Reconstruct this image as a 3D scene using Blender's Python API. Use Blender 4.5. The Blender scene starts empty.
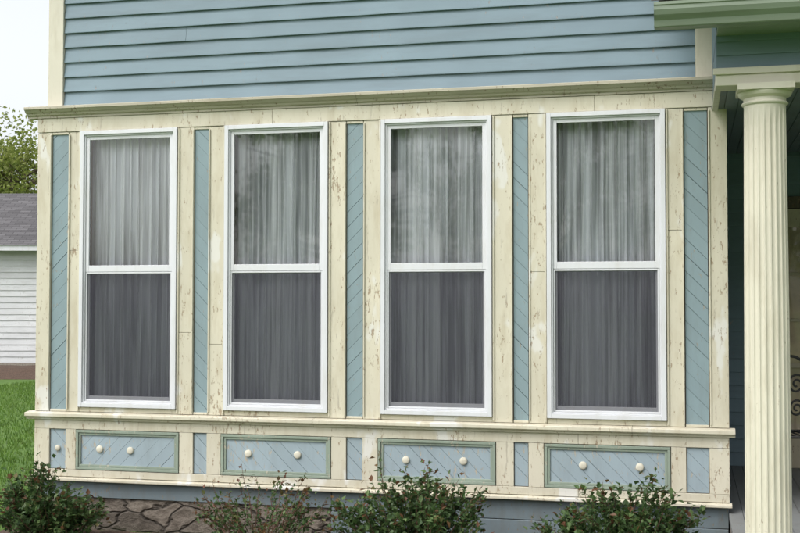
import bpy, bmesh, math, random
import numpy as np
from mathutils import Vector, Matrix
random.seed(7); np.random.seed(7)
S=bpy.context.scene
# ------------------------------------------------------------------ helpers
def link(o,parent=None):
    S.collection.objects.link(o)
    if parent: o.parent=parent
    return o
def empty(name,loc=(0,0,0)):
    e=bpy.data.objects.new(name,None); e.location=loc; e.empty_display_size=.3
    return link(e)
class MB:
    """collects polygons"""
    def __init__(s): s.v=[]; s.f=[]; s.m=[]
    def add(s,vs,fs,mi=0):
        b=len(s.v); s.v+= [tuple(v) for v in vs]; s.f+=[tuple(b+i for i in f) for f in fs]; s.m+=[mi]*len(fs)
    def box(s,x0,x1,y0,y1,z0,z1,mi=0):
        s.add([(x0,y0,z0),(x1,y0,z0),(x1,y1,z0),(x0,y1,z0),(x0,y0,z1),(x1,y0,z1),(x1,y1,z1),(x0,y1,z1)],
              [(0,3,2,1),(4,5,6,7),(0,1,5,4),(1,2,6,5),(2,3,7,6),(3,0,4,7)],mi)
    def prism(s,prof,x0,x1,mi=0):
        n=len(prof)
        vs=[(x0,y,z) for y,z in prof]+[(x1,y,z) for y,z in prof]
        fs=[(i,(i+1)%n,n+(i+1)%n,n+i) for i in range(n)]+[tuple(range(n))[::-1],tuple(range(n,2*n))]
        s.add(vs,fs,mi)
    def tube(s,pts,rad,n=6,mi=0,cap=True):
        vs=[];fs=[]
        pts=[Vector(p) for p in pts]
        for i,p in enumerate(pts):
            t=(pts[min(i+1,len(pts)-1)]-pts[max(i-1,0)]).normalized()
            a=t.orthogonal().normalized() if i==0 else (a-t*a.dot(t)).normalized()
            b=t.cross(a)
            for k in range(n):
                th=2*math.pi*k/n
                vs.append(p+(a*math.cos(th)+b*math.sin(th))*rad[i])
        for i in range(len(pts)-1):
            for k in range(n):
                fs.append((i*n+k,i*n+(k+1)%n,(i+1)*n+(k+1)%n,(i+1)*n+k))
        if cap: fs+= [tuple(range(n))[::-1],tuple(range((len(pts)-1)*n,len(pts)*n))]
        s.add(vs,fs,mi)
    def lathe(s,prof,cx,cy,n=48,mi=0):
        vs=[];fs=[]
        for r,z in prof:
            for k in range(n):
                th=2*math.pi*k/n; vs.append((cx+r*math.cos(th),cy+r*math.sin(th),z))
        for i in range(len(prof)-1):
            for k in range(n): fs.append((i*n+k,i*n+(k+1)%n,(i+1)*n+(k+1)%n,(i+1)*n+k))
        fs+=[tuple(range(n))[::-1],tuple(range((len(prof)-1)*n,len(prof)*n))]
        s.add(vs,fs,mi)
    def obj(s,name,mats,parent=None,bevel=0,smooth=False,fix=True):
        me=bpy.data.meshes.new(name); me.from_pydata(s.v,[],s.f)
        for m in (mats if isinstance(mats,(list,tuple)) else [mats]): me.materials.append(m)
        me.polygons.foreach_set('material_index',s.m)
        if fix:
            bm=bmesh.new(); bm.from_mesh(me); bmesh.ops.recalc_face_normals(bm,faces=bm.faces); bm.to_mesh(me); bm.free()
        if smooth: me.polygons.foreach_set('use_smooth',[True]*len(me.polygons))
        me.update()
        o=link(bpy.data.objects.new(name,me),parent)
        if bevel:
            b=o.modifiers.new('bevel','BEVEL'); b.width=bevel; b.segments=2; b.limit_method='ANGLE'; b.harden_normals=False
        return o
# ------------------------------------------------------------------ materials
class NT:
    def __init__(s,name):
        s.mat=bpy.data.materials.new(name); s.mat.use_nodes=True; s.t=s.mat.node_tree; s.t.nodes.clear()
        s.out=s.n('ShaderNodeOutputMaterial')
    def n(s,ty,**kw):
        nd=s.t.nodes.new(ty)
        for k,v in kw.items():
            if k[0]=='_': nd.inputs[k[1:].replace('_',' ')].default_value=v
            else: setattr(nd,k,v)
        return nd
    def l(s,a,b): s.t.links.new(a,b)
    def coord(s,scale=(1,1,1)):
        tc=s.n('ShaderNodeTexCoord'); mp=s.n('ShaderNodeMapping'); mp.inputs['Scale'].default_value=scale
        s.l(tc.outputs['Object'],mp.inputs[0]); return mp.outputs[0]
    def noise(s,vec,scale,detail=4,rough=.6):
        n=s.n('ShaderNodeTexNoise',_Scale=scale,_Detail=detail,_Roughness=rough); s.l(vec,n.inputs['Vector']); return n.outputs['Fac']
    def ramp(s,fac,stops):
        r=s.n('ShaderNodeValToRGB'); e=r.color_ramp.elements
        while len(e)<len(stops): e.new(.5)
        for i,(p,c) in enumerate(stops):
            e[i].position=p; e[i].color=(c,c,c,1) if not isinstance(c,(tuple,list)) else (*c,1)
        s.l(fac,r.inputs[0]); return r.outputs[0]
    def mix(s,fac,a,b,mode='MIX'):
        m=s.n('ShaderNodeMix',data_type='RGBA',blend_type=mode)
        for sock,v in ((m.inputs[0],fac),(m.inputs[6],a),(m.inputs[7],b)):
            if hasattr(v,'is_output') : s.l(v,sock)
            elif isinstance(v,(int,float)): sock.default_value=v
            else: sock.default_value=(*v,1)
        return m.outputs[2]
    def math(s,op,a,b=0.):
        m=s.n('ShaderNodeMath',operation=op)
        for i,v in enumerate((a,b)):
            if hasattr(v,'is_output'): s.l(v,m.inputs[i])
            else: m.inputs[i].default_value=v
        return m.outputs[0]
    def bump(s,h,dist=.002,strength=.6):
        b=s.n('ShaderNodeBump'); b.inputs['Strength'].default_value=strength; b.inputs['Distance'].default_value=dist
        s.l(h,b.inputs['Height']); return b.outputs[0]
    def bsdf(s,col,rough=.6,normal=None,spec=.4,**kw):
        p=s.n('ShaderNodeBsdfPrincipled')
        if hasattr(col,'is_output'): s.l(col,p.inputs['Base Color'])
        else: p.inputs['Base Color'].default_value=(*col,1)
        if hasattr(rough,'is_output'): s.l(rough,p.inputs['Roughness'])
        else: p.inputs['Roughness'].default_value=rough
        p.inputs['Specular IOR Level'].default_value=spec
        if normal: s.l(normal,p.inputs['Normal'])
        for k,v in kw.items(): p.inputs[k].default_value=v
        s.l(p.outputs[0],s.out.inputs[0]); return p
def paint(name,col,under=(.22,.15,.10),chip=.66,chipamt=1.,stain=(.45,.38,.25),var=.10,rough=.55,stretch=(1,1,.25),white=False):
    m=NT(name); v=m.coord(); vs=m.coord(stretch)
    geo=m.n('ShaderNodeNewGeometry'); rnd=geo.outputs['Random Per Island']
    big=m.noise(v,1.7,2,.6)
    c=m.mix(m.ramp(big,[(.3,0.),(.75,1.)]),tuple(x*(1-var) for x in col),tuple(min(1,x*(1+var*.6)) for x in col))
    isl=m.ramp(rnd,[(0.,1-var*1.1),(1.,1.)])
    c=m.mix(1.,c,isl,'MULTIPLY')
    st=m.noise(vs,9.,4,.7)
    c=m.mix(m.math('MULTIPLY',m.ramp(st,[(.48,0.),(.76,1.)]),.6),c,stain)
    if white:
        wp=m.noise(m.coord((1,1,.5)),3.3,3,.65)
        c=m.mix(m.ramp(wp,[(.59,0.),(.63,.65)]),c,(.66,.66,.64))
        gw=m.noise(m.coord((2.2,2.2,.22)),16.,4,.75)      # greyed bare wood streaks
        c=m.mix(m.ramp(gw,[(.645,0.),(.675,.6)]),c,(.33,.29,.23))
    ch=m.noise(m.coord((1.6,1.6,.5)),30.,4,.75)
    chm=m.math('ADD',ch,m.math('MULTIPLY',big,.30))
    mask=m.ramp(chm,[(chip+.10,0.),(chip+.118,chipamt)])
    c=m.mix(mask,c,under)
    h=m.math('SUBTRACT',st,mask)
    m.bsdf(c,rough,m.bump(h,.0022,.6))
    return m.mat
def simple(name,col,rough=.7,nscale=20,var=.25,bd=.003,spec=.4,metal=0.):
    m=NT(name); v=m.coord(); n=m.noise(v,nscale,4,.65)
    c=m.mix(m.ramp(n,[(.3,0.),(.7,1.)]),tuple(x*(1-var) for x in col),tuple(x*(1+var) for x in col))
    m.bsdf(c,rough,m.bump(n,bd,.5),spec,Metallic=metal); return m.mat
CREAM=paint('cream_paint',(.60,.563,.452),under=(.29,.215,.14),chip=.672,chipamt=.85,white=True,stain=(.39,.335,.225),var=.09)
CREAM2=paint('cream_paint_clean',(.61,.58,.48),under=(.33,.27,.2),chip=.74,var=.06,stain=(.41,.37,.28))
BLUE=paint('blue_siding_paint',(.183,.258,.302),under=(.26,.25,.24),chip=.72,stain=(.13,.175,.20),var=.10,stretch=(.15,1,1))
BLUEP=paint('blue_panel_paint',(.225,.302,.33),under=(.30,.27,.22),chip=.70,stain=(.18,.225,.235),var=.06)
BLUEL=paint('pale_blue_panel_paint',(.30,.37,.41),under=(.40,.36,.29),chip=.67,stain=(.23,.275,.295),var=.06)
GREENP=paint('green_trim_paint',(.26,.315,.255),under=(.40,.37,.29),chip=.67,stain=(.18,.20,.16),var=.10)
GUT=paint('gutter_green',(.235,.285,.22),under=(.12,.14,.10),chip=.80,stain=(.15,.175,.125),var=.12,stretch=(.1,1,1),rough=.4)
SKIRT=paint('skirt_paint',(.165,.208,.23),under=(.20,.17,.13),chip=.68,stain=(.13,.13,.12),var=.15)
WHITE=paint('white_vinyl',(.64,.65,.68),under=(.45,.43,.4),chip=.83,stain=(.52,.51,.49),var=.03,rough=.35)
CORN=paint('cornice_paint',(.51,.475,.375),under=(.2,.15,.1),chip=.66,stain=(.25,.21,.14),var=.16,stretch=(.2,1,1))
DARK=simple('gap_shadow_wood',(.10,.065,.04),.9)
GROOVE=simple('beadboard_groove',(.10,.135,.15),.9)
INT=simple('interior_wall',(.10,.095,.09),.9)
CONC=simple('porch_concrete',(.24,.21,.18),.9,30,.3,.006)
FLOOR=paint('porch_floor_paint',(.25,.26,.26),under=(.2,.17,.13),chip=.70,stain=(.17,.16,.15),var=.15)
IRON=simple('wrought_iron',(.04,.038,.036),.45,60,.3,.001)
IRONW=simple('curtain_rod_metal',(.5,.5,.48),.5,60,.15,.001)
def shingle(name,col):
    m=NT(name); tc=m.n('ShaderNodeTexCoord'); b=m.n('ShaderNodeTexBrick',_Scale=1.,_Mortar_Size=.006,_Brick_Width=.3,_Row_Height=.13)
    b.inputs['Color1'].default_value=(*[x*.75 for x in col],1); b.inputs['Color2'].default_value=(*[x*1.25 for x in col],1); b.inputs['Mortar'].default_value=(*[x*.3 for x in col],1)
    m.l(tc.outputs['UV'],b.inputs['Vector']); n=m.noise(m.coord(),50,3,.6)
    c=m.mix(.5,b.outputs[0],m.ramp(n,[(.3,.35),(.7,1.)]),'MULTIPLY'); m.bsdf(c,.95,m.bump(b.outputs['Fac'],-.01,.6)); return m.mat
SHIN=shingle('roof_shingle',(.12,.115,.12))
m=NT('foundation_stone'); v=m.coord((.75,1,1.9)); 
vo=m.n('ShaderNodeTexVoronoi',feature='DISTANCE_TO_EDGE',_Scale=4.4); vc=m.n('ShaderNodeTexVoronoi',_Scale=4.4)
wn=m.n('ShaderNodeTexNoise',_Scale=6.,_Detail=3.); m.l(v,wn.inputs['Vector']); wv=m.mix(.10,v,wn.outputs['Color'])
m.l(wv,vo.inputs['Vector']); m.l(wv,vc.inputs['Vector'])
n=m.noise(m.coord((1,1,1.6)),16,5,.72); bw=m.n('ShaderNodeRGBToBW'); m.l(vc.outputs['Color'],bw.inputs[0])
c=m.ramp(n,[(.28,(.085,.068,.055)),(.5,(.16,.135,.11)),(.74,(.26,.225,.19))])
c=m.mix(1.,c,m.ramp(bw.outputs[0],[(.2,.7),(.8,1.15)]),'MULTIPLY')
edge=m.ramp(vo.outputs['Distance'],[(.0,0.),(.06,1.)]); c=m.mix(edge,(.055,.046,.038),c)
m.bsdf(c,.95,m.bump(m.math('ADD',m.math('MULTIPLY',n,.8),edge),.03,.8)); STONE=m.mat
def glass(name):
    m=NT(name); tr=m.n('ShaderNodeBsdfTransparent'); tr.inputs[0].default_value=(.97,.975,.98,1)
    gl=m.n('ShaderNodeBsdfGlossy'); gl.inputs['Roughness'].default_value=.02
    m.l(m.bump(m.noise(m.coord((1,1,.6)),2.2,1,.5),.006,.35),gl.inputs['Normal'])
    fr=m.n('ShaderNodeFresnel',_IOR=1.5); f=m.math('MULTIPLY',fr.outputs[0],1.6)
    mx=m.n('ShaderNodeMixShader'); m.l(f,mx.inputs[0]); m.l(tr.outputs[0],mx.inputs[1]); m.l(gl.outputs[0],mx.inputs[2])
    m.l(mx.outputs[0],m.out.inputs[0]); return m.mat
GLASS=glass('window_glass')
m=NT('insect_screen'); tr=m.n('ShaderNodeBsdfTransparent'); df=m.n('ShaderNodeBsdfDiffuse'); df.inputs[0].default_value=(.068,.066,.085,1)
mx=m.n('ShaderNodeMixShader'); mx.inputs[0].default_value=.50; m.l(tr.outputs[0],mx.inputs[1]); m.l(df.outputs[0],mx.inputs[2]); m.l(mx.outputs[0],m.out.inputs[0]); SCREEN=m.mat
# sheer curtain: see-through streaks imitate shade between folds, letting some dark room show
m=NT('curtain_cloth'); v=m.coord((1,.0,.022)); n=m.noise(v,42,2,.55); n2=m.noise(m.coord((1,0,.12)),4.,2,.5)
df=m.n('ShaderNodeBsdfDiffuse'); df.inputs[0].default_value=(.90,.92,.96,1); tp=m.n('ShaderNodeBsdfTransparent')
al=m.ramp(m.math('ADD',n,m.math('MULTIPLY',m.math('SUBTRACT',n2,.5),.7)),[(.36,.46),(.56,.0)])
a=m.n('ShaderNodeMixShader'); m.l(al,a.inputs[0]); m.l(df.outputs[0],a.inputs[1]); m.l(tp.outputs[0],a.inputs[2])
m.l(a.outputs[0],m.out.inputs[0]); CURT=m.mat
def leafmat(name,c1,c2,c3,trans=.35):
    m=NT(name); g=m.n('ShaderNodeNewGeometry'); c=m.ramp(g.outputs['Random Per Island'],[(0.,c1),(.6,c2),(1.,c3)])
    n=m.noise(m.coord(),3.,1,.6); c=m.mix(1.,c,m.ramp(n,[(.3,.65),(.7,1.15)]),'MULTIPLY')
    p=m.bsdf(c,.5,None,.35); tl=m.n('ShaderNodeBsdfTranslucent'); m.l(c,tl.inputs[0]); x=m.n('ShaderNodeMixShader'); x.inputs[0].default_value=trans
    m.l(p.outputs[0],x.inputs[1]); m.l(tl.outputs[0],x.inputs[2]); m.l(x.outputs[0],m.out.inputs[0]); return m.mat
LEAF=leafmat('shrub_leaf',(.045,.09,.03),(.085,.15,.05),(.16,.23,.085))
LEAFR=leafmat('shrub_young_leaf',(.15,.06,.035),(.17,.10,.045),(.14,.16,.06))
TLEAF=leafmat('tree_leaf',(.14,.19,.035),(.26,.31,.07),(.38,.42,.13),.5)
GRASSB=leafmat('grass_blade',(.07,.15,.02),(.14,.25,.04),(.22,.33,.08),.4)
BARK=simple('bark',(.10,.075,.055),.9,15,.4,.01)
TWIG=simple('twig_bark',(.12,.065,.045),.8,40,.3,.002)
m=NT('lawn_soil'); v=m.coord(); a=m.noise(v,.35,3,.6); b=m.noise(v,9,4,.7)
c=m.mix(m.ramp(a,[(.3,0.),(.7,1.)]),(.075,.155,.025),(.12,.22,.04)); c=m.mix(m.ramp(b,[(.35,.6),(.7,0.)]),c,(.05,.085,.015)); m.bsdf(c,.95,m.bump(b,.03,.8)); LAWN=m.mat
MULCH=simple('mulch',(.085,.055,.04),.95,45,.55,.03)

# ------------------------------------------------------------------ dimensions (metres)
XL,XR=-4.865,.248
WX=[-4.491,-3.316,-2.125,-.948]; WW=.7956; WT,WB=3.018,.928
ST=[(-4.739,-4.603),(-3.560,-3.453),(-2.383,-2.264),(-1.180,-1.080),(-.028,.120)]
house=empty('blue_clapboard_house')
def clap(mb,x0,x1,z0,z1,y,exp=.115,th=.016,mi=0,joints=True):
    z=z0
    while z<z1-.005:
        zt=min(z+exp+.02,z1+.02); e=random.uniform(-.0015,.0015)
        xs=[x0]
        if joints and x1-x0>2.:
            for _ in range(random.choice([0,0,1])):
                xs.append(random.uniform(x0+.6,x1-.6))
        xs=sorted(xs)+[x1]
        for a,b in zip(xs[:-1],xs[1:]):
            g=.001 if joints else 0
            f=random.uniform(-.0008,.0008)
            N=max(1,int((b-a)/.25)); 
            vs=[];fs=[]
            for k in range(N+1):
                X=a+g+(b-a-2*g)*k/N; w=random.uniform(-.0014,.0014) if 0<k<N else 0; yy=y-th+e+f
                vs+=[(X,yy+w,z+w),(X,yy+w,z+.006+w),(X,y-.001,zt),(X,y+.006,zt),(X,y+.006,z)]
            for k in range(N):
                for q in range(5):
                    q2=(q+1)%5; fs.append((k*5+q,k*5+q2,(k+1)*5+q2,(k+1)*5+q))
            fs+=[(4,3,2,1,0),tuple(N*5+q for q in range(5))]
            mb.add(vs,fs,mi)
        z+=exp
mb=MB(); clap(mb,-4.672,.048,3.222,4.95,.055,.114,.022); clap(mb,.17,3.6,3.9,4.95,.055,.114,.022)
mb.obj('upper_siding',BLUE,house)
mb=MB(); mb.box(-4.80,-4.674,.02,.16,3.222,4.95); mb.box(.050,.166,.022,.1,3.222,4.95)
mb.obj('upper_corner_boards',CREAM2,house,.003)
mb=MB(); mb.box(-4.78,3.6,.062,.25,3.1,4.95); mb.box(-4.785,-4.6,.25,6,0.3,4.95); mb.box(3.45,3.6,.25,6,.3,4.95); mb.box(-4.6,3.45,5.85,6,.3,4.95)
mb.obj('wall_core',INT,house)
mb=MB(); clap(mb,-6.0,-.16,.45,4.95,0,.114,.02)
o=mb.obj('side_siding',BLUE,house); o.rotation_euler=(0,0,-math.pi/2); o.location=(-4.79,0,0)
mb=MB(); mb.add([(-5.2,-.4,4.9),(4,-.4,4.9),(4,3,6.9),(-5.2,3,6.9)],[(0,1,2,3)]); mb.add([(-5.2,6.4,4.9),(4,6.4,4.9),(4,3,6.9),(-5.2,3,6.9)],[(0,3,2,1)])
mb.obj('main_roof',SHIN,house)
mb=MB(); mb.add([(-4.785,.06,4.95),(-4.785,5.95,4.95),(-4.785,3,6.7)],[(0,1,2)]); mb.add([(3.6,.06,4.95),(3.6,5.95,4.95),(3.6,3,6.7)],[(0,1,2)]); mb.obj('gable_walls',BLUE,house)
# cornice
P=[(.05,3.128),(-.024,3.128),(-.024,3.142),(-.040,3.150),(-.047,3.163),(-.060,3.170),(-.078,3.188),(-.084,3.190),(-.084,3.208),(-.080,3.212),(.05,3.226)]
mb=MB(); mb.prism(P[::-1],-4.945,-2.3);  mb.prism([(y-.001,z+.001) for y,z in P[::-1]],-2.298,.205); mb.obj('cornice',CORN,house,.001)
mb=MB()
xs=[XL+.02]+sum([[x+.045,x+WW-.045] for x in WX],[])+[XR-.005]
for i in range(0,len(xs),2): mb.box(xs[i],xs[i+1],.012,.08,.40,3.12)
for x in WX:
    mb.box(x+.047,x+WW-.047,.012,.079,.40,WB+.04); mb.box(x+.047,x+WW-.047,.012,.079,WT-.04,3.12)
mb.obj('wall_backing',DARK,house)
mb=MB()
def B(x0,x1,z0,z1,y=-.012,back=.0105,jit=.0015):
    j=random.uniform(-jit,jit); mb.box(x0,x1,y+j,back,z0,z1)
cuts=[XL,-2.95,-.62,XR]
for a,b in zip(cuts[:-1],cuts[1:]): B(a+.001,b-.001,WT+.003,3.127,-.016)
g=.0025; gs=.006
def post(a,b):
    j=random.uniform(-.003,.003)
    if random.random()<.5:
        zc=random.uniform(1.3,2.2); B(a,b,.889,zc-.001,-.010+j); B(a,b,zc+.001,WT,-.010+j)
    else: B(a,b,.889,WT,-.010+j)
post(XL,ST[0][0]-gs); post(ST[0][1]+gs,WX[0]-g)
for i in range(4):
    post(WX[i]+WW+g,ST[i+1][0]-gs)
    post(ST[i+1][1]+gs, (WX[i+1]-g) if i<3 else XR)
for x in WX: B(x-g+.001,x+WW+g-.001,.889,WB-.004,-.006)
for a,b in ST: B(a-g+.001,b+g-.001,3.0,WT,-.008); B(a-g+.001,b+g-.001,.889,.905,-.006)
for a,b in zip(cuts[:-1],cuts[1:]):
    a-=.12*(a!=XL); b-=.12*(b!=XR)
    B(a+.001,b-.001,.756,.826,-.014); B(a+.001,b-.001,.400,.452,-.014)
lst=[]
for i in range(4):
    lst.append(ST[i]); lst.append((WX[i]-.025,WX[i]+WW+.025))
lst.append(ST[4])
prev=XL
for a,b in lst: B(prev,a-.001,.4535,.7545,-.011); prev=b+.001
B(prev,XR,.4535,.7545,-.011)
mb.obj('trim_boards',CREAM,house,.0025)
mb=MB()
for a,b in ST:
    for x in (a-.017,b+.007):
        mb.box(x,x+.010,-.020,-.009,.906,2.999)
for x in WX:
    mb.box(x-.016,x-.004,-.022,-.008,.90,WT-.002); mb.box(x+WW+.004,x+WW+.016,-.022,-.008,.90,WT-.002)
mb.obj('bead_mouldings',CREAM,house,.002)
mb=MB()
P=[(.011,.827),(-.030,.827),(-.034,.840),(-.058,.850),(-.060,.853),(-.060,.874),(-.056,.878),(.011,.888)]
mb.prism(P[::-1],-4.925,-2.62); mb.prism([(y-.0015,z) for y,z in P[::-1]],-2.618,-.38); mb.prism(P[::-1],-.378,.285)
P=[(.011,.368),(-.040,.368),(-.043,.372),(-.043,.388),(.011,.399)]
mb.prism(P[::-1],-4.90,-2.0); mb.prism([(y-.0015,z) for y,z in P[::-1]],-1.998,.262)
mb.obj('sill_and_water_table',CREAM,house,.002)
def clip(poly,nx,nz,d):
    out=[]
    for i in range(len(poly)):
        p,q=poly[i],poly[(i+1)%len(poly)]; a=p[0]*nx+p[1]*nz-d; b=q[0]*nx+q[1]*nz-d
        if a>=0: out.append(p)
        if a*b<0:
            t=a/(a-b); out.append((p[0]+t*(q[0]-p[0]),p[1]+t*(q[1]-p[1])))
    return out
def diag(mb,x0,x1,z0,z1,y,dr,bw=.055,gap=.0020,ang=45):
    a=math.radians(ang); nx,nz=math.sin(a)*dr,math.cos(a)
    cs=[x*nx+z*nz for x in (x0,x1) for z in (z0,z1)]; d=min(cs)-random.uniform(0,bw)
    while d<max(cs):
        poly=[(x0,z0),(x1,z0),(x1,z1),(x0,z1)]
        gg=gap*random.choice([.4,.7,1.,1.,2.])
        poly=clip(poly,nx,nz,d+gg/2)
        if len(poly)>2: poly=clip(poly,-nx,-nz,-(d+bw-gg/2))
        if len(poly)>2:
            n=len(poly); j=random.uniform(-.0006,.0006)
            vs=[(p[0],y+j,p[1]) for p in poly]+[(p[0],y+.006,p[1]) for p in poly]
            mb.add(vs,[tuple(range(n)),tuple(range(n,2*n))[::-1]]+[(i,n+i,n+(i+1)%n,(i+1)%n) for i in range(n)])
        d+=bw
mb=MB()
for i,(a,b) in enumerate(ST): diag(mb,a,b,.905,3.0,.002,-1 if i in(0,2) else 1,.078)
mb.obj('diagonal_beadboard_strips',BLUEP,house)
mb=MB()
for a,b in ST: diag(mb,a+.004,b-.004,.457,.751,.002,1,.075)
for i,x in enumerate(WX):
    diag(mb,x+.01,x+WW-.01,.49,.72,.002,1 if i else -1,.078)
mb.obj('lower_panels',BLUEL,house)
mb=MB()
for a,b in ST: mb.box(a,b,.0087,.0115,.90,3.005); mb.box(a+.002,b-.002,.0087,.0115,.456,.752)
for x in WX: mb.box(x,x+WW,.0087,.0115,.47,.74)
mb.obj('beadboard_grooves',GROOVE,house)
mb=MB()
for x in WX:
    a,b,z0,z1=x-.022,x+WW+.022,.456,.752
    for (w0,w1,y) in ((0,.020,-.018),(.020,.038,-.009)):
        mb.box(a+w0,b-w0,y,.0012,z1-w1,z1-w0); mb.box(a+w0,b-w0,y,.0012,z0+w0,z0+w1)
        mb.box(a+w0,a+w1,y+.0005,.0012,z0+w1,z1-w1); mb.box(b-w1,b-w0,y+.0005,.0012,z0+w1,z1-w1)
mb.obj('panel_mouldings',GREENP,house,.003)
mb=MB()
def boss(x,z,r=.027):
    n=24; vs=[];fs=[]
    pr=[(r,.0015),(r,-.008),(r*.85,-.013),(r*.5,-.016),(.001,-.017)]
    for q,y in pr:
        for k in range(n): vs.append((x+q*math.cos(2*math.pi*k/n),y,z+q*math.sin(2*math.pi*k/n)))
    for i in range(4):
        for k in range(n): fs.append((i*n+k,i*n+(k+1)%n,(i+1)*n+(k+1)%n,(i+1)*n+k))
    mb.add(vs,fs)
for i,fr in enumerate([(.23,.53),(.25,.70),(.24,.73),(.31,.76)]):
    for f in fr: boss(WX[i]-.022+(WW+.044)*f,.612+random.uniform(-.006,.006))
boss(-4.671,.61,.022)
mb.obj('panel_bosses',CREAM2,house)
mb=MB(); mb.box(-4.84,-2.5,.012,.05,.245,.368); mb.box(-2.497,.24,.0125,.05,.225,.368)
mb.box(-2.495,.238,-.004,.0115,-.05,.222)
mb.obj('skirt_board',SKIRT,house,.003)
def stonewall(name,x0,x1,y,z0,z1):
    nx=int((x1-x0)/.03); nz=max(4,int((z1-z0)/.03)); mb=MB(); vs=[]
    for j in range(nz+1):
        for i in range(nx+1): vs.append((x0+(x1-x0)*i/nx,y+random.uniform(-.010,.010),z0+(z1-z0)*j/nz))
    mb.add(vs,[(j*(nx+1)+i,j*(nx+1)+i+1,(j+1)*(nx+1)+i+1,(j+1)*(nx+1)+i) for j in range(nz) for i in range(nx)])
    return mb.obj(name,STONE,house,fix=False,smooth=True)
stonewall('stone_foundation',-4.83,-2.49,.028,-.1,.25)
mb=MB(); mb.box(-4.82,.24,.0515,2.2,-.1,.236); mb.box(-4.80,3.5,2.45,5.95,-.1,.3); mb.obj('foundation_core',CONC,house)
mb=MB(); mb.box(.10,.235,.085,2.39,.3,3.1); mb.box(-4.78,-4.65,.085,2.4,.3,3.1)
mb.box(-4.64,.09,2.1,2.2,.3,3.1); mb.box(-4.64,.09,.085,2.1,.3,.40); mb.box(-4.64,.09,.25,2.1,3.05,3.1)
mb.obj('room_walls',INT,house)
mb=MB(); clap(mb,-2.38,-.09,.38,3.0,0,.114,.02)
o=mb.obj('porch_side_siding',BLUE,house); o.rotation_euler=(0,0,math.pi/2); o.location=(.237,0,0)
for v_ in o.data.vertices: v_.co.x=-v_.co.x
o.data.flip_normals()
# ------------------------------------------------------------------ windows
for i,x in enumerate(WX):
    win=bpy.data.objects.new('window',None); link(win,house)
    mb=MB(); X0,X1=x,x+WW
    def ring(a,b,z0,z1,w,y0,y1,wt=None,wb=None,e=0):
        wt=wt or w; wb=wb or w
        mb.box(a,a+w,y0,y1,z0,z1); mb.box(b-w,b,y0,y1,z0,z1); mb.box(a+w,b-w,y0+.0006,y1,z1-wt,z1); mb.box(a+w,b-w,y0+.0006,y1,z0,z0+wb)
    ring(X0,X1,WB,WT,.030,-.034,.03)
    ring(X0+.030,X1-.030,WB+.030,WT-.030,.012,-.020,.03)
    zm=1.972
    ring(X0+.042,X1-.042,zm-.026,WT-.042,.026,-.010,.012,.026,.048)
    ring(X0+.042,X1-.042,WB+.042,zm-.027,.026,.006,.030,.018,.040)
    ring(X0+.043,X1-.043,WB+.043,zm-.028,.012,-.008,.004)
    mb.obj('frame',WHITE,win,.002)
    mb=MB(); mb.add([(X0+.066,.0,zm+.02),(X1-.066,.0,zm+.02),(X1-.066,.0,WT-.066),(X0+.066,.0,WT-.066)],[(0,1,2,3)])
    mb.add([(X0+.066,.018,WB+.08),(X1-.066,.018,WB+.08),(X1-.066,.018,zm-.04),(X0+.066,.018,zm-.04)],[(0,1,2,3)])
    mb.obj('glass',GLASS,win,fix=False)
    mb=MB(); mb.add([(X0+.053,-.002,WB+.053),(X1-.053,-.002,WB+.053),(X1-.053,-.002,zm-.038),(X0+.053,-.002,zm-.038)],[(0,1,2,3)])
    mb.obj('screen',SCREEN,win,fix=False)
    rs=np.random.RandomState(10+i)
    cx0,cx1=X0-.02,X1+.02; nx=360; nz=40; zt,zb=WT+.02,WB-.02
    u=np.linspace(0,1,nx)
    NK=17
    knots=np.cumsum(rs.uniform(.5,1.9,NK)); knots=(knots-knots[0])/(knots[-1]-knots[0])
    phase=np.interp(u,knots,np.arange(NK))*math.pi*1.35
    amp=np.interp(u,knots,rs.uniform(.45,1.,NK))
    vs=[]
    for j in range(nz+1):
        t=j/nz; z=zt+(zb-zt)*t
        ph=phase+.35*np.sin(t*2.5+u*6+i)+.15*np.sin(t*5+u*15)
        s=np.sin(ph)                      # pinched folds: rounded fronts, sharp valleys
        fold=1-2*np.abs(np.sin(ph/2))**1.0
        yy=.042*amp*fold*(.75+.3*t)+.006*np.sin(ph*2.3+1)+.003*np.sin(ph*5.1+t*3)
        for k in range(nx): vs.append((cx0+(cx1-cx0)*u[k]+.010*math.sin(ph[k]),.118+yy[k],z))
    mb=MB(); mb.add(vs,[(j*nx+k,j*nx+k+1,(j+1)*nx+k+1,(j+1)*nx+k) for j in range(nz) for k in range(nx-1)])
    mb.obj('curtain',CURT,win,fix=False,smooth=True)
    mb=MB(); mb.tube([(cx0,.118,WT+.03),(cx1,.118,WT+.03)],[.01,.01],8); mb.obj('curtain_rod',IRONW,win)
# ------------------------------------------------------------------ porch
PF=.33; YB=2.4; YC=-1.25
mb=MB(); mb.box(.25,3.6,-1.42,YB-.01,-.1,.29); mb.obj('porch_base',CONC,house,.01)
mb=MB(); x=.242
while x<3.6:
    mb.box(x,x+.088,-1.46,YB-.01,.292,PF+random.uniform(-.001,.001)); x+=.091
mb.obj('porch_floor',FLOOR,house,.002)
mb=MB(); mb.box(1.0,2.6,-2.05,-1.75,-.1,.11);mb.box(1.0,2.6,-1.75,-1.43,-.1,.22); mb.obj('porch_steps',CONC,house,.01)
mb=MB(); clap(mb,.25,.66,PF,3.0,YB-.01,.114,.02); clap(mb,1.72,3.6,PF,3.0,YB-.01,.114,.02); clap(mb,.66,1.72,2.62,3.0,YB-.01,.114,.02)
mb.obj('porch_back_siding',BLUE,house)
mb=MB(); mb.box(.24,3.6,YB,YB+.06,.3,3.1); mb.obj('porch_back_core',INT,house)
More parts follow.
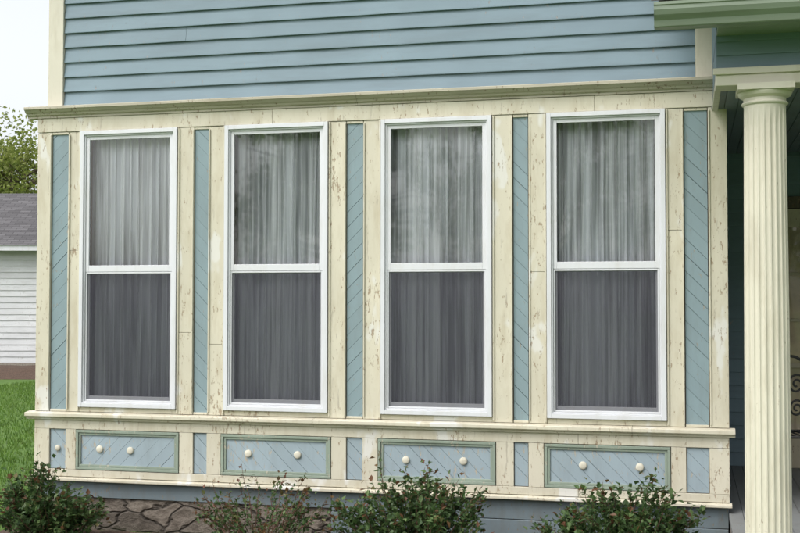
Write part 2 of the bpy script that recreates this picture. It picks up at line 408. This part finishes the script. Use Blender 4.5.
mb=MB(); mb.box(.66,.74,YB-.06,YB-.01,PF,2.62); mb.box(1.64,1.72,YB-.06,YB-.01,PF,2.62); mb.box(.74,1.64,YB-.0599,YB-.01,2.52,2.62); mb.obj('door_casing',paint('brown_casing',(.10,.075,.055)),house,.003)
mb=MB(); mb.box(.745,.80,YB-.05,YB-.012,PF,2.515); mb.box(1.58,1.635,YB-.05,YB-.012,PF,2.515)
for z0,z1 in((PF,.62),(1.17,1.21),(1.56,1.585),(1.95,1.975),(2.36,2.515)): mb.box(.80,1.58,YB-.049,YB-.012,z0,z1)
mb.box(1.17,1.20,YB-.047,YB-.012,.62,2.36); mb.obj('door_frame',paint('door_wood',(.55,.48,.35),chip=.70),house,.003)
mb=MB(); mb.add([(.80,YB-.03,.62),(1.58,YB-.03,.62),(1.58,YB-.03,2.36),(.80,YB-.03,2.36)],[(0,1,2,3)]); mb.obj('door_glass',GLASS,house,fix=False)
mb=MB(); mb.box(.78,1.6,YB-.018,YB-.0005,.6,2.38); mb.obj('door_curtain',simple('door_curtain',(.62,.52,.38),.9,3,.3),house)
mb=MB(); x=.15
while x<3.6: mb.box(x,x+.08,YC+.08,YB-.01,3.002,3.02); x+=.083
mb.obj('porch_ceiling',SKIRT,house,.002)
dy=YC+1.15
mb=MB(); mb.box(.150,3.55,-1.24+dy,-1.06+dy,2.915,3.0)
mb.box(.135,3.56,-1.255+dy,-1.241+dy,2.975,3.012); mb.box(.152,.19,-1.058+dy,-.09,2.975,3.0)
mb.obj('porch_beam',CREAM2,house,.004)
mb=MB(); clap(mb,.155,3.55,3.013,3.24,-1.20+dy,.076,.014,joints=False); mb.box(.157,3.55,-1.199+dy,-1.10+dy,3.022,3.24); mb.box(.16,.20,-1.10+dy,-.0,3.022,3.26)
mb.obj('porch_frieze',BLUE,house)
mb=MB(); mb.add([(.158,-1.2+dy,3.24),(.158,.05,3.26),(.158,.05,3.80)],[(0,1,2)]); mb.obj('porch_gable_side',BLUE,house)
mb=MB(); mb.prism([(-1.50+dy,3.315),(.04,3.92),(.04,3.945),(-1.53+dy,3.335),(-1.53+dy,3.318)],-.15,3.8)
rf=mb.obj('porch_roof_deck',CREAM2,house)
mb=MB(); mb.prism([(-1.56+dy,3.332),(-1.53+dy,3.338),(.04,3.948),(.04,3.965),(-1.56+dy,3.352)],-.19,3.84)
o=mb.obj('porch_roof_shingles',SHIN,house)
uv=o.data.uv_layers.new()
for lp in o.data.loops:
    c=o.data.vertices[lp.vertex_index].co; uv.data[lp.index].uv=(c.x,c.y)
mb=MB(); mb.box(.157,3.7,-1.48+dy,-1.20+dy,3.20,3.215); mb.box(-.13,3.7,-1.50+dy,-1.481+dy,3.185,3.32); mb.obj('porch_fascia_soffit',GREENP,house,.002)
P=[(-1.503,3.185),(-1.56,3.185),(-1.566,3.19),(-1.575,3.22),(-1.60,3.245),(-1.612,3.27),(-1.612,3.29),(-1.618,3.295),(-1.618,3.31),(-1.600,3.31),(-1.600,3.295),(-1.604,3.28),(-1.592,3.25),(-1.566,3.225),(-1.558,3.195),(-1.508,3.195),(-1.508,3.31),(-1.503,3.31)]
P=[(y+dy,z) for y,z in P]
mb=MB(); n=len(P)
vs=[(-.17,y,z) for y,z in P]+[(3.8,y,z) for y,z in P]; mb.add(vs,[(i,(i+1)%n,n+(i+1)%n,n+i) for i in range(n)])
Q=P[:10]+[(-1.503+dy,3.31)]
mb.prism(Q,-.174,-.1705); mb.prism(Q,3.801,3.804)
mb.obj('gutter',GUT,house)
def column(cx,cy):
    mb=MB(); NF=22; per=10; n=NF*per; zs=np.linspace(PF+.035,2.80,24); vs=[];fs=[]
    for z in zs:
        t=(z-zs[0])/(zs[-1]-zs[0]); R=.124-.012*t**1.6
        env=1.
        if t>.988: env=0
        for k in range(n):
            th=2*math.pi*k/n; ph=(k%per)/per
            d=.0 if ph<.2 else math.sqrt(max(0,1-((ph-.6)/.4)**2))*.0085
            r=R-d*env; vs.append((cx+r*math.cos(th),cy+r*math.sin(th),z))
    for i in range(len(zs)-1):
        for k in range(n): fs.append((i*n+k,i*n+(k+1)%n,(i+1)*n+(k+1)%n,(i+1)*n+k))
    mb.add(vs,fs)
    mb.lathe([(.112,2.79),(.113,2.805),(.122,2.81),(.126,2.817),(.122,2.824),(.114,2.828),(.114,2.845),(.120,2.848),(.136,2.858),(.144,2.872),(.145,2.880)],cx,cy,64)
    mb.box(cx-.150,cx+.150,cy-.150,cy+.150,2.8805,2.914)
    mb.box(cx-.145,cx+.145,cy-.145,cy+.145,PF+.002,PF+.034)
    return mb.obj('porch_column',CREAM2,house)
column(.414,YC); column(3.35,YC)
def chair(x,y,rot):
    mb=MB(); r=.011
    def tb(p,rr=r): mb.tube(p,[rr]*len(p),8)
    for sx in(-.22,.22):
        tb([(sx,-.2,0),(sx*.93,-.19,.25),(sx,-.2,.44)]); tb([(sx*1.05,.25,0),(sx*.95,.2,.25),(sx,.2,.44),(sx,.24,.7),(sx*.9,.27,.92)])
        tb([(sx,-.2,.44),(sx*1.1,-.2,.62),(sx*1.1,-.12,.66),(sx*1.08,.1,.66),(sx,.23,.68)])
    tb([(-.198,.27,.92),(-.1,.28,.98),(0,.28,1.0),(.1,.28,.98),(.198,.27,.92)])
    for z in(.44,): tb([(-.22,-.2,z),(.22,-.2,z),(.22,.2,z),(-.22,.2,z),(-.22,-.2,z)])
    for k in range(9):
        xx=-.2+.05*k; tb([(xx,-.2,.44),(xx,.2,.44)],.005)
    for s in(-1,1):
        for c0,z0,rad in((.09,.60,.07),(.09,.78,.08)):
            pts=[]
            for q in range(28):
                a=q/27*3.6*math.pi; rr=rad*(1-q/32); pts.append((s*(c0+rr*math.cos(a)*s*.9),.25,z0+rr*math.sin(a)))
            tb(pts,.008)
    tb([(0,.21,.44),(0,.25,.7),(0,.28,1.0)],.007)
    o=mb.obj('wrought_iron_chair',IRON,None,smooth=True); o.location=(x,y,PF+.002); o.rotation_euler=(0,0,rot)
chair(.74,.85,.25)
# ------------------------------------------------------------------ ground
mb=MB()
mb.add([(-300,-300,0),(300,-300,0),(300,300,0),(-300,300,0)],[(0,1,2,3)]); mb.obj('ground',LAWN,fix=False)
def mound(name,x0,x1,y0,y1,h,mat):
    nx,ny=60,20; vs=[]
    for j in range(ny+1):
        for i in range(nx+1):
            u,w=i/nx,j/ny; e=min(1,min(u,1-u)*8)*min(1,min(w,1-w)*4)
            vs.append((x0+(x1-x0)*u+ (random.uniform(-.05,.05)),y0+(y1-y0)*w+random.uniform(-.03,.03),.004+e*(h+random.uniform(-.02,.02))))
    mb=MB(); mb.add(vs,[(j*(nx+1)+i,j*(nx+1)+i+1,(j+1)*(nx+1)+i+1,(j+1)*(nx+1)+i) for j in range(ny) for i in range(nx)])
    return mb.obj(name,mat,fix=False,smooth=True)
mound('planting_bed',-5.0,.2,-1.15,-.0,.05,MULCH)
def grass(name,N,x0,x1,y0,y1,hmin,hmax,wid):
    p=np.random.rand(N,2)*[x1-x0,y1-y0]+[x0,y0]
    keep=~((p[:,0]>-5.0)&(p[:,1]>-1.2)); p=p[keep]; N=len(p)
    a=np.random.rand(N)*6.283; h=np.random.uniform(hmin,hmax,N); w=wid*np.random.uniform(.7,1.3,N)
    lean=np.random.normal(0,.35,(N,2))*h[:,None]
    v=np.zeros((N,3,3)); dx=np.cos(a)*w; dy=np.sin(a)*w
    v[:,0,0]=p[:,0]-dx; v[:,0,1]=p[:,1]-dy; v[:,1,0]=p[:,0]+dx; v[:,1,1]=p[:,1]+dy
    v[:,2,:2]=p+lean; v[:,2,2]=h
    me=bpy.data.meshes.new(name); me.vertices.add(N*3); me.vertices.foreach_set('co',v.reshape(-1))
    me.loops.add(N*3); me.loops.foreach_set('vertex_index',np.arange(N*3)); me.polygons.add(N)
    me.polygons.foreach_set('loop_start',np.arange(0,N*3,3)); me.polygons.foreach_set('loop_total',np.full(N,3)); me.update(calc_edges=True); me.validate()
    me.materials.append(GRASSB); return link(bpy.data.objects.new(name,me))
gr=grass('lawn_grass',80000,-14,-4.9,-2.,15,.03,.075,.007)
# ------------------------------------------------------------------ shrubs
def leaf(mb,p,d,up,L,W,mi):
    d=d.normalized(); s=d.cross(up)
    if s.length<1e-3: s=Vector((1,0,0))
    s.normalize(); nn=s.cross(d)
    a=p; t=p+d*L; m1=p+d*L*.45+s*W+nn*W*.35; m2=p+d*L*.45-s*W+nn*W*.35; c=p+d*L*.5-nn*W*.1
    mb.add([a,m1,t,m2,c],[(0,4,1),(1,4,2),(2,4,3),(3,4,0)],mi)
def rv(s=1.): return Vector((random.gauss(0,s),random.gauss(0,s),random.gauss(0,s)))
def shrub(x,y,w,h,stems,leaves,red=.08,spike=.2,Ls=.036):
    mb=MB()
    lob=[(random.uniform(0,6.28),random.uniform(.6,1.12)) for _ in range(6)]
    for i in range(stems):
        a=random.uniform(0,6.283); sp=math.sqrt(random.random())
        la=min(lob,key=lambda q:abs((a-q[0]+math.pi)%(2*math.pi)-math.pi))
        tx=math.cos(a)*sp*w/2; ty=math.sin(a)*sp*w*.38
        hh=h*(1-.36*sp**2)*random.uniform(.6,1.0)*(la[1] if sp>.3 else 1)
        if random.random()<spike: hh*=random.uniform(1.08,1.36)
        b=Vector((tx*.15+random.uniform(-.04,.04),ty*.15+random.uniform(-.04,.04),-.02)); 
        pts=[b]; K=6
        for k in range(1,K+1):
            t=k/K; pts.append(Vector((b.x+(tx-b.x)*t**.8,b.y+(ty-b.y)*t**.8,hh*t**1.05))+rv(.011))
        mb.tube(pts,[.005*(1-.75*k/K) for k in range(K+1)],5,1)
        for q in range(int(leaves*random.uniform(.55,1.2))):
            t=random.random()**.6*.99; f=t*K; k=int(f); p=pts[k].lerp(pts[min(k+1,K)],f-k)
            if random.random()<.55: p=p+rv(.032)
            d=Vector((math.cos(a)*.4,math.sin(a)*.4,.35))+rv(.6)
            tip=t>.86
            L=Ls*random.uniform(.5,1.35)
            leaf(mb,p,d,Vector((0,0,1))+rv(.3),L,L*.36,2 if (tip and random.random()<.6*red*8) or random.random()<red*.3 else 0)
    o=mb.obj('shrub',[LEAF,TWIG,LEAFR],fix=False); o.location=(x,y,.03); return o
shrub(-4.38,-.62,.88,.60,80,78,.05,.22,.038)
shrub(-2.82,-.60,.98,.50,66,38,.14,.35,.031)
shrub(-1.76,-.62,1.08,.62,88,82,.05,.28,.038)
shrub(-.43,-.62,1.04,.60,92,84,.04,.22,.038)
# ------------------------------------------------------------------ trees
def tree_mesh(name,H,R,trunkH,nleaf,ls,seed):
    random.seed(seed); mb=MB()
    tr=[Vector((0,0,-.2)),Vector((.1,0,trunkH*.5)),Vector((0,.1,trunkH)),Vector((.1,0,H*.55)),Vector((0,0,H*.85))]
    mb.tube(tr,[H*.028,H*.022,H*.018,H*.010,H*.003],10,1)
    cl=[]
    for i in range(26):
        a=i*2.4+random.uniform(-.3,.3); t=random.uniform(0,1); z0=trunkH+(H*.8-trunkH)*t*.8
        rr=R*(.5+.5*math.sin(math.pi*min(1,.25+t*.75)))*random.uniform(.7,1.)
        e=Vector((math.cos(a)*rr,math.sin(a)*rr,z0+rr*random.uniform(.25,.6)))
        b=Vector((0,0,z0)); m_=b.lerp(e,.5)+Vector((0,0,.1*rr))+rv(.1)
        mb.tube([b,m_,e],[H*.009,H*.006,H*.0015],6,1)
        for _ in range(3):
            q=b.lerp(e,random.uniform(.5,1.))+rv(R*.16); cl.append((q,R*random.uniform(.14,.26)))
            mb.tube([m_,m_.lerp(q,.6)+rv(.1),q],[H*.004,H*.002,H*.0008],4,1)
    cl.append((Vector((0,0,H*.92)),R*.25))
    for i in range(nleaf):
        c,r=random.choice(cl); d=rv().normalized()*r*random.random()**.45; d.z*=.75
        leaf(mb,c+d,rv(),rv(),ls*random.uniform(.6,1.3),ls*.35,0)
    o=mb.obj(name,[TLEAF,BARK],fix=False); random.seed(seed+1); return o
def place(o,dist,ang,s=1,rot=0):
    a=math.radians(ang); o.location=(math.sin(a)*dist,-8+math.cos(a)*dist,0); o.rotation_euler=(0,0,rot); o.scale=(s,s,s)
t1=tree_mesh('tree',9.8,4.4,2.4,12000,.19,3); place(t1,52,-32.6,1.03)
for dist,ang,s in((60,-37.5,1.0),(66,-29.5,.9),(28,172,1.25),(33,150,1.4),(30,190,1.15),(36,205,1.3),(38,135,1.2),(44,163,1.5)):
    o=bpy.data.objects.new('tree',t1.data); link(o); place(o,dist,ang,s,random.uniform(0,6))
# garage
gar=empty('white_garage')
GM=paint('garage_white',(.60,.61,.62),under=(.33,.31,.28),chip=.70,stain=(.42,.42,.42),var=.08,stretch=(.2,1,1))
mb=MB(); clap(mb,-6,6,.25,3.12,0,.15,.02); mb.box(-6,6,.01,6,0,3.12); g1=mb.obj('walls',GM,gar)
mb=MB(); mb.box(-6.02,6.02,-.02,.0,-.1,.25); mb.obj('base',CONC,gar)
mb=MB(); mb.box(-6.4,6.4,-.42,-.38,3.02,3.16); mb.box(-6.4,6.4,-.379,0,3.10,3.12); mb.obj('fascia',WHITE,gar)
mb=MB(); mb.add([(-6.5,-.45,3.15),(6.5,-.45,3.15),(6.5,3,4.75),(-6.5,3,4.75)],[(0,1,2,3)]); mb.add([(-6.5,6.45,3.15),(6.5,6.45,3.15),(6.5,3,4.75),(-6.5,3,4.75)],[(0,3,2,1)])
o=mb.obj('roof',SHIN,gar,fix=False); uv=o.data.uv_layers.new()
for lp in o.data.loops:
    c=o.data.vertices[lp.vertex_index].co; uv.data[lp.index].uv=(c.x,c.y*1.1)
mb=MB(); mb.add([(-6,.0,3.1),(-6,6,3.1),(-6,3,4.7)],[(0,1,2)]); mb.add([(6,.0,3.1),(6,6,3.1),(6,3,4.7)],[(0,1,2)]); mb.obj('gables',GM,gar,fix=False)
a=math.radians(-32.3); gar.location=(math.sin(a)*30.5,-8+math.cos(a)*30.5,0); gar.rotation_euler=(0,0,math.radians(14))
b=mound('garden_bed',-8,8,-2.6,-.3,.22,MULCH); b.location=gar.location; b.rotation_euler=gar.rotation_euler
# ------------------------------------------------------------------ camera
f,yaw,pitch,roll=1163.29,.24391,.03279,.00086
fw=Vector((-math.sin(yaw)*math.cos(pitch),math.cos(yaw)*math.cos(pitch),math.sin(pitch)))
r=fw.cross(Vector((0,0,1))).normalized(); u=r.cross(fw)
c,s=math.cos(roll),math.sin(roll); r2=c*r+s*u; u2=-s*r+c*u
cam=bpy.data.cameras.new('Camera'); cam.sensor_width=36; cam.lens=36*f/800; cam.clip_end=2000; cam.clip_start=.05
co=bpy.data.objects.new('Camera',cam); link(co)
co.matrix_world=Matrix(((r2.x,u2.x,-fw.x,0),(r2.y,u2.y,-fw.y,-8),(r2.z,u2.z,-fw.z,1.7),(0,0,0,1)))
S.camera=co
# ------------------------------------------------------------------ light
az=math.radians(215); el=math.radians(52)
W=bpy.data.worlds.new('World'); S.world=W; W.use_nodes=True; nt=W.node_tree; nt.nodes.clear()
sk=nt.nodes.new('ShaderNodeTexSky'); sk.sky_type='NISHITA'; sk.sun_disc=False; sk.sun_elevation=el; sk.sun_rotation=az; sk.dust_density=4; sk.air_density=1.
hs=nt.nodes.new('ShaderNodeHueSaturation'); hs.inputs['Saturation'].default_value=.22; hs.inputs['Value'].default_value=2.1
bg=nt.nodes.new('ShaderNodeBackground'); bg.inputs[1].default_value=.14; out=nt.nodes.new('ShaderNodeOutputWorld')
nt.links.new(sk.outputs[0],hs.inputs['Color']); nt.links.new(hs.outputs[0],bg.inputs[0]); nt.links.new(bg.outputs[0],out.inputs[0])
sl=bpy.data.lights.new('sun','SUN'); sl.energy=.85; sl.angle=math.radians(30); sl.color=(1,.97,.93)
so=bpy.data.objects.new('sun',sl); link(so)
d=Vector((math.sin(az)*math.cos(el),math.cos(az)*math.cos(el),math.sin(el))); so.rotation_euler=d.to_track_quat('Z','Y').to_euler()
S.view_settings.view_transform='Standard'; S.view_settings.look='None'; S.view_settings.exposure=0; S.view_settings.gamma=1
